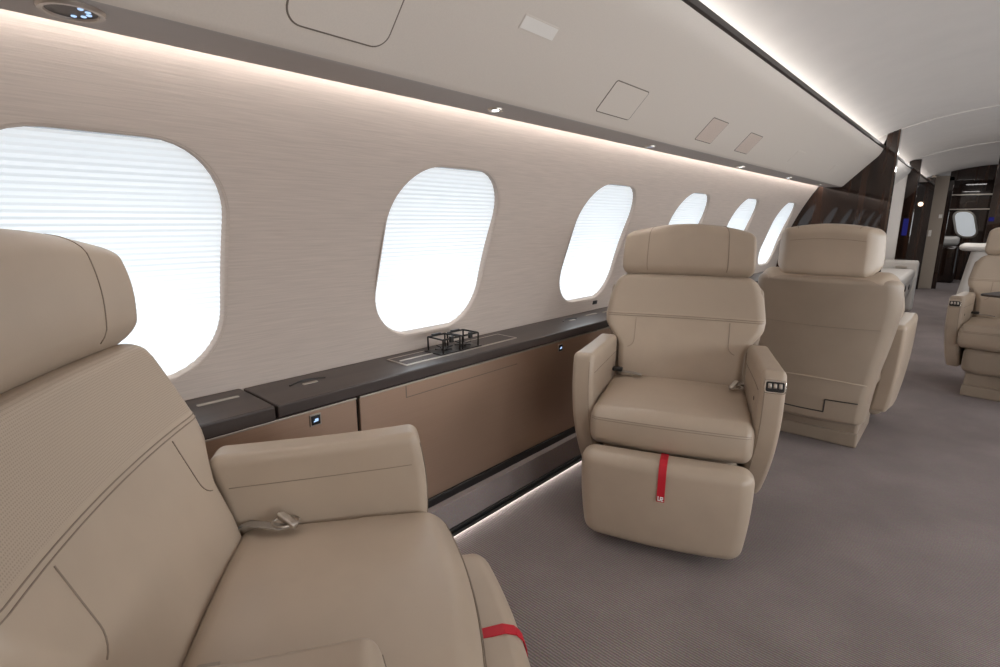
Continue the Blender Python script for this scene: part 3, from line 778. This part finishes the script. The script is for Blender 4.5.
S_FORE = seat('armchair', (-.712, .402, 0), R(145), 'cream leather armchair in the left foreground, seen from beside its backrest', 0, M['leather'], M['shell'], low_side=-1)
S_FACE = seat('armchair', (-.742, 1.745, 0), R(20.5), 'cream leather armchair facing the camera with its leg rest and red tab', 1, M['leather'], M['shell'])
S_BACK = seat('armchair', (-.512, 3.22, 0), R(180.5), 'cream leather armchair with its back to the camera, before the dark bulkhead', -1, M['leather'], M['shell'], head_w=.228)
S_SIDE = seat('armchair', (.258, 4.42, 0), R(-5), 'cream leather armchair cut by the right picture edge, beside the table', -1, M['leather'], M['shell'], rest=False)

# ------------------------------------------------------------------ table at the right edge
M['table'] = wood('table_veneer', (0.022, 0.014, 0.011), (0.060, 0.040, 0.030), 1.2, 0.0, 'Y', .6)
tb = empty('side_table', (.49, 4.05, 0), R(-24)); tag(tb, 'dark wood table top at the right picture edge before the armchair', 'table')
bm = bmesh.new(); slab(bm, (Vector((.15, -.05, .690)), Vector((1, 0, 0)), Vector((0, 1, 0)), Vector((0, 0, 1))), .47, .36, .05, .011, 0, .003); obj('tabletop', bm, M['table'], tb)
bm = bmesh.new(); bbox(bm, (-.20, -.22, .655), (.5, .18, .690), .004); obj('table_bracket', bm, M['black'], tb, angle=30)
bm = bmesh.new(); bbox(bm, (.45, -.10, 0), (.56, .06, .66), .008); obj('leg', bm, M['bronze'], tb, angle=30)

# ------------------------------------------------------------------ far furniture
dv = empty('divan', (-.89, 7.2, 0)); tag(dv, 'pale grey divan beyond the dark bulkhead on the left', 'sofa')
bm = bmesh.new(); rbox(bm, (.05, 0, .23), (.32, .78, .23), (.04, .06, .05), (4, 6, 4), lambda x, y, z: (x - .12 * max(0, (.30 - z) / .3) * (1 if x > 0 else 0), y, z)); obj('seat_base', bm, M['pale'], dv)
bm = bmesh.new(); rbox(bm, (.05, -.02, .475), (.33, .68, .06), .04, (4, 6, 2)); obj('seat_cushion', bm, M['pale'], dv)
bm = bmesh.new(); rbox(bm, (.06, .74, .33), (.34, .07, .30), (.03, .03, .04), (4, 2, 4)); ar = obj('armrest', bm, M['pale'], dv)
bm = bmesh.new(); slab(bm, (Vector((.24, .665, .55)), Vector((1, 0, 0)), Vector((0, 0, 1)), Vector((0, -1, 0))), .055, .014, .006, .006); obj('recess_handle', bm, M['satin'], ar)
bm = bmesh.new(); lathe(bm, [(.035, 0), (.035, .006), (.022, .008)], Vector((.385, -.35, .40)), 16, Vector((1, 0, 0))); obj('latch', bm, M['black'], dv)
bm = bmesh.new(); lathe(bm, [(.03, 0), (.03, .006), (.02, .008)], Vector((.37, .25, .36)), 16, Vector((1, 0, 0))); obj('latch', bm, M['black'], dv)

cr = empty('credenza', (-.16, 7.0, 0)); tag(cr, 'pale rounded console top behind the armchair at right', 'console')
bm = bmesh.new(); rbox(bm, (.32, .1, .835), (.30, .24, .035), (.06, .08, .03), (4, 4, 2), None, 5); obj('console_top', bm, M['pale'], cr)
bm = bmesh.new(); rbox(bm, (.34, .1, .41), (.22, .20, .40), (.05, .05, .03), (3, 3, 6), lambda x, y, z: (x - .10 * (1 - (z / .85)) * (1 if x < .36 else 0), y, z)); obj('console_body', bm, M['pale'], cr)
pl = empty('far_sofa', (-.52, 12.7, 0)); tag(pl, 'pale seat end seen through the far doorway below its window', 'sofa')
bm = bmesh.new(); rbox(bm, (.05, 0, .33), (.22, .30, .33), .05, (3, 3, 3)); obj('seat_base', bm, M['wood'], pl)
bm = bmesh.new(); rbox(bm, (.05, .05, .74), (.20, .22, .08), .06, (3, 3, 3)); obj('back_cushion', bm, M['pale'], pl)

# screens and small lamps in the far cabin
bm = bmesh.new(); slab(bm, (Vector((-.690, Y2 - .011, 1.02)), Vector((1, 0, 0)), Vector((0, 0, 1)), Vector((0, -1, 0))), .026, .10, .006, .006); tag(obj('wall_mounted_screen', bm, M['blue']), 'narrow blue lit screen on the far dark post', 'screen')
bm = bmesh.new(); slab(bm, (Vector((.065, Y2 - .001, 1.11)), Vector((1, 0, 0)), Vector((0, 0, 1)), Vector((0, -1, 0))), .022, .022, .004, .006); tag(obj('wall_mounted_screen', bm, M['blue']), 'tiny blue lit panel on the dark bulkhead right of the aisle', 'screen')
M['warm'] = emis('warm_lamp', (1.0, .72, .5), 1.5)
bm = bmesh.new(); lathe(bm, [(.03, 0), (.034, .012), (.02, .02)], Vector((-.78, Y3 - .001, 1.36)), 16, Vector((0, -1, 0))); tag(obj('wall_lamp', bm, M['warm']), 'small warm round lamp on the far dark bulkhead', 'lamp')
for z, w in ((1.17, .022), (.90, .02)):
    bm = bmesh.new(); slab(bm, (Vector((-.57 + (.05 if z > 1 else -.05), Y3 + .2495, z)), Vector((1, 0, 0)), Vector((0, 0, 1)), Vector((0, -1, 0))), w, .03 if z > 1 else .05, .004, .006)
    tag(obj('wall_switch', bm, M['plaque']), 'upper pale switch on the beige door post' if z > 1 else 'lower pale switch on the beige door post', 'switch')

# ------------------------------------------------------------------ light
w = bpy.data.worlds.new('world'); sc.world = w; w.use_nodes = True
w.node_tree.nodes['Background'].inputs[0].default_value = (.85, .93, 1, 1); w.node_tree.nodes['Background'].inputs[1].default_value = .3
# unseen fill lamps added under the ceiling to brighten the cabin
for y, p in ((-1.0, 4.5), (2.6, 1.8), (4.9, 2.0)):
    area('ceiling_fill', (.9, y, 1.80), (.5, y, 0), .25, .9, p, (1, .97, .94))
area('ceiling_fill', (-.3, 6.9, 1.80), (-.3, 6.9, 0), .3, .8, 5, (1, .97, .94))  # added fill for the compartments past the first bulkhead
area('ceiling_fill', (-.3, 9.4, 1.80), (-.3, 9.4, 0), .3, .8, 6, (1, .97, .94))
area('ceiling_fill', (-.2, 12.3, 1.80), (-.2, 12.3, 0), .3, .4, 2, (1, .97, .94))

sc.view_settings.view_transform = 'Standard'
sc.view_settings.look = 'None'
sc.view_settings.exposure = 0.86
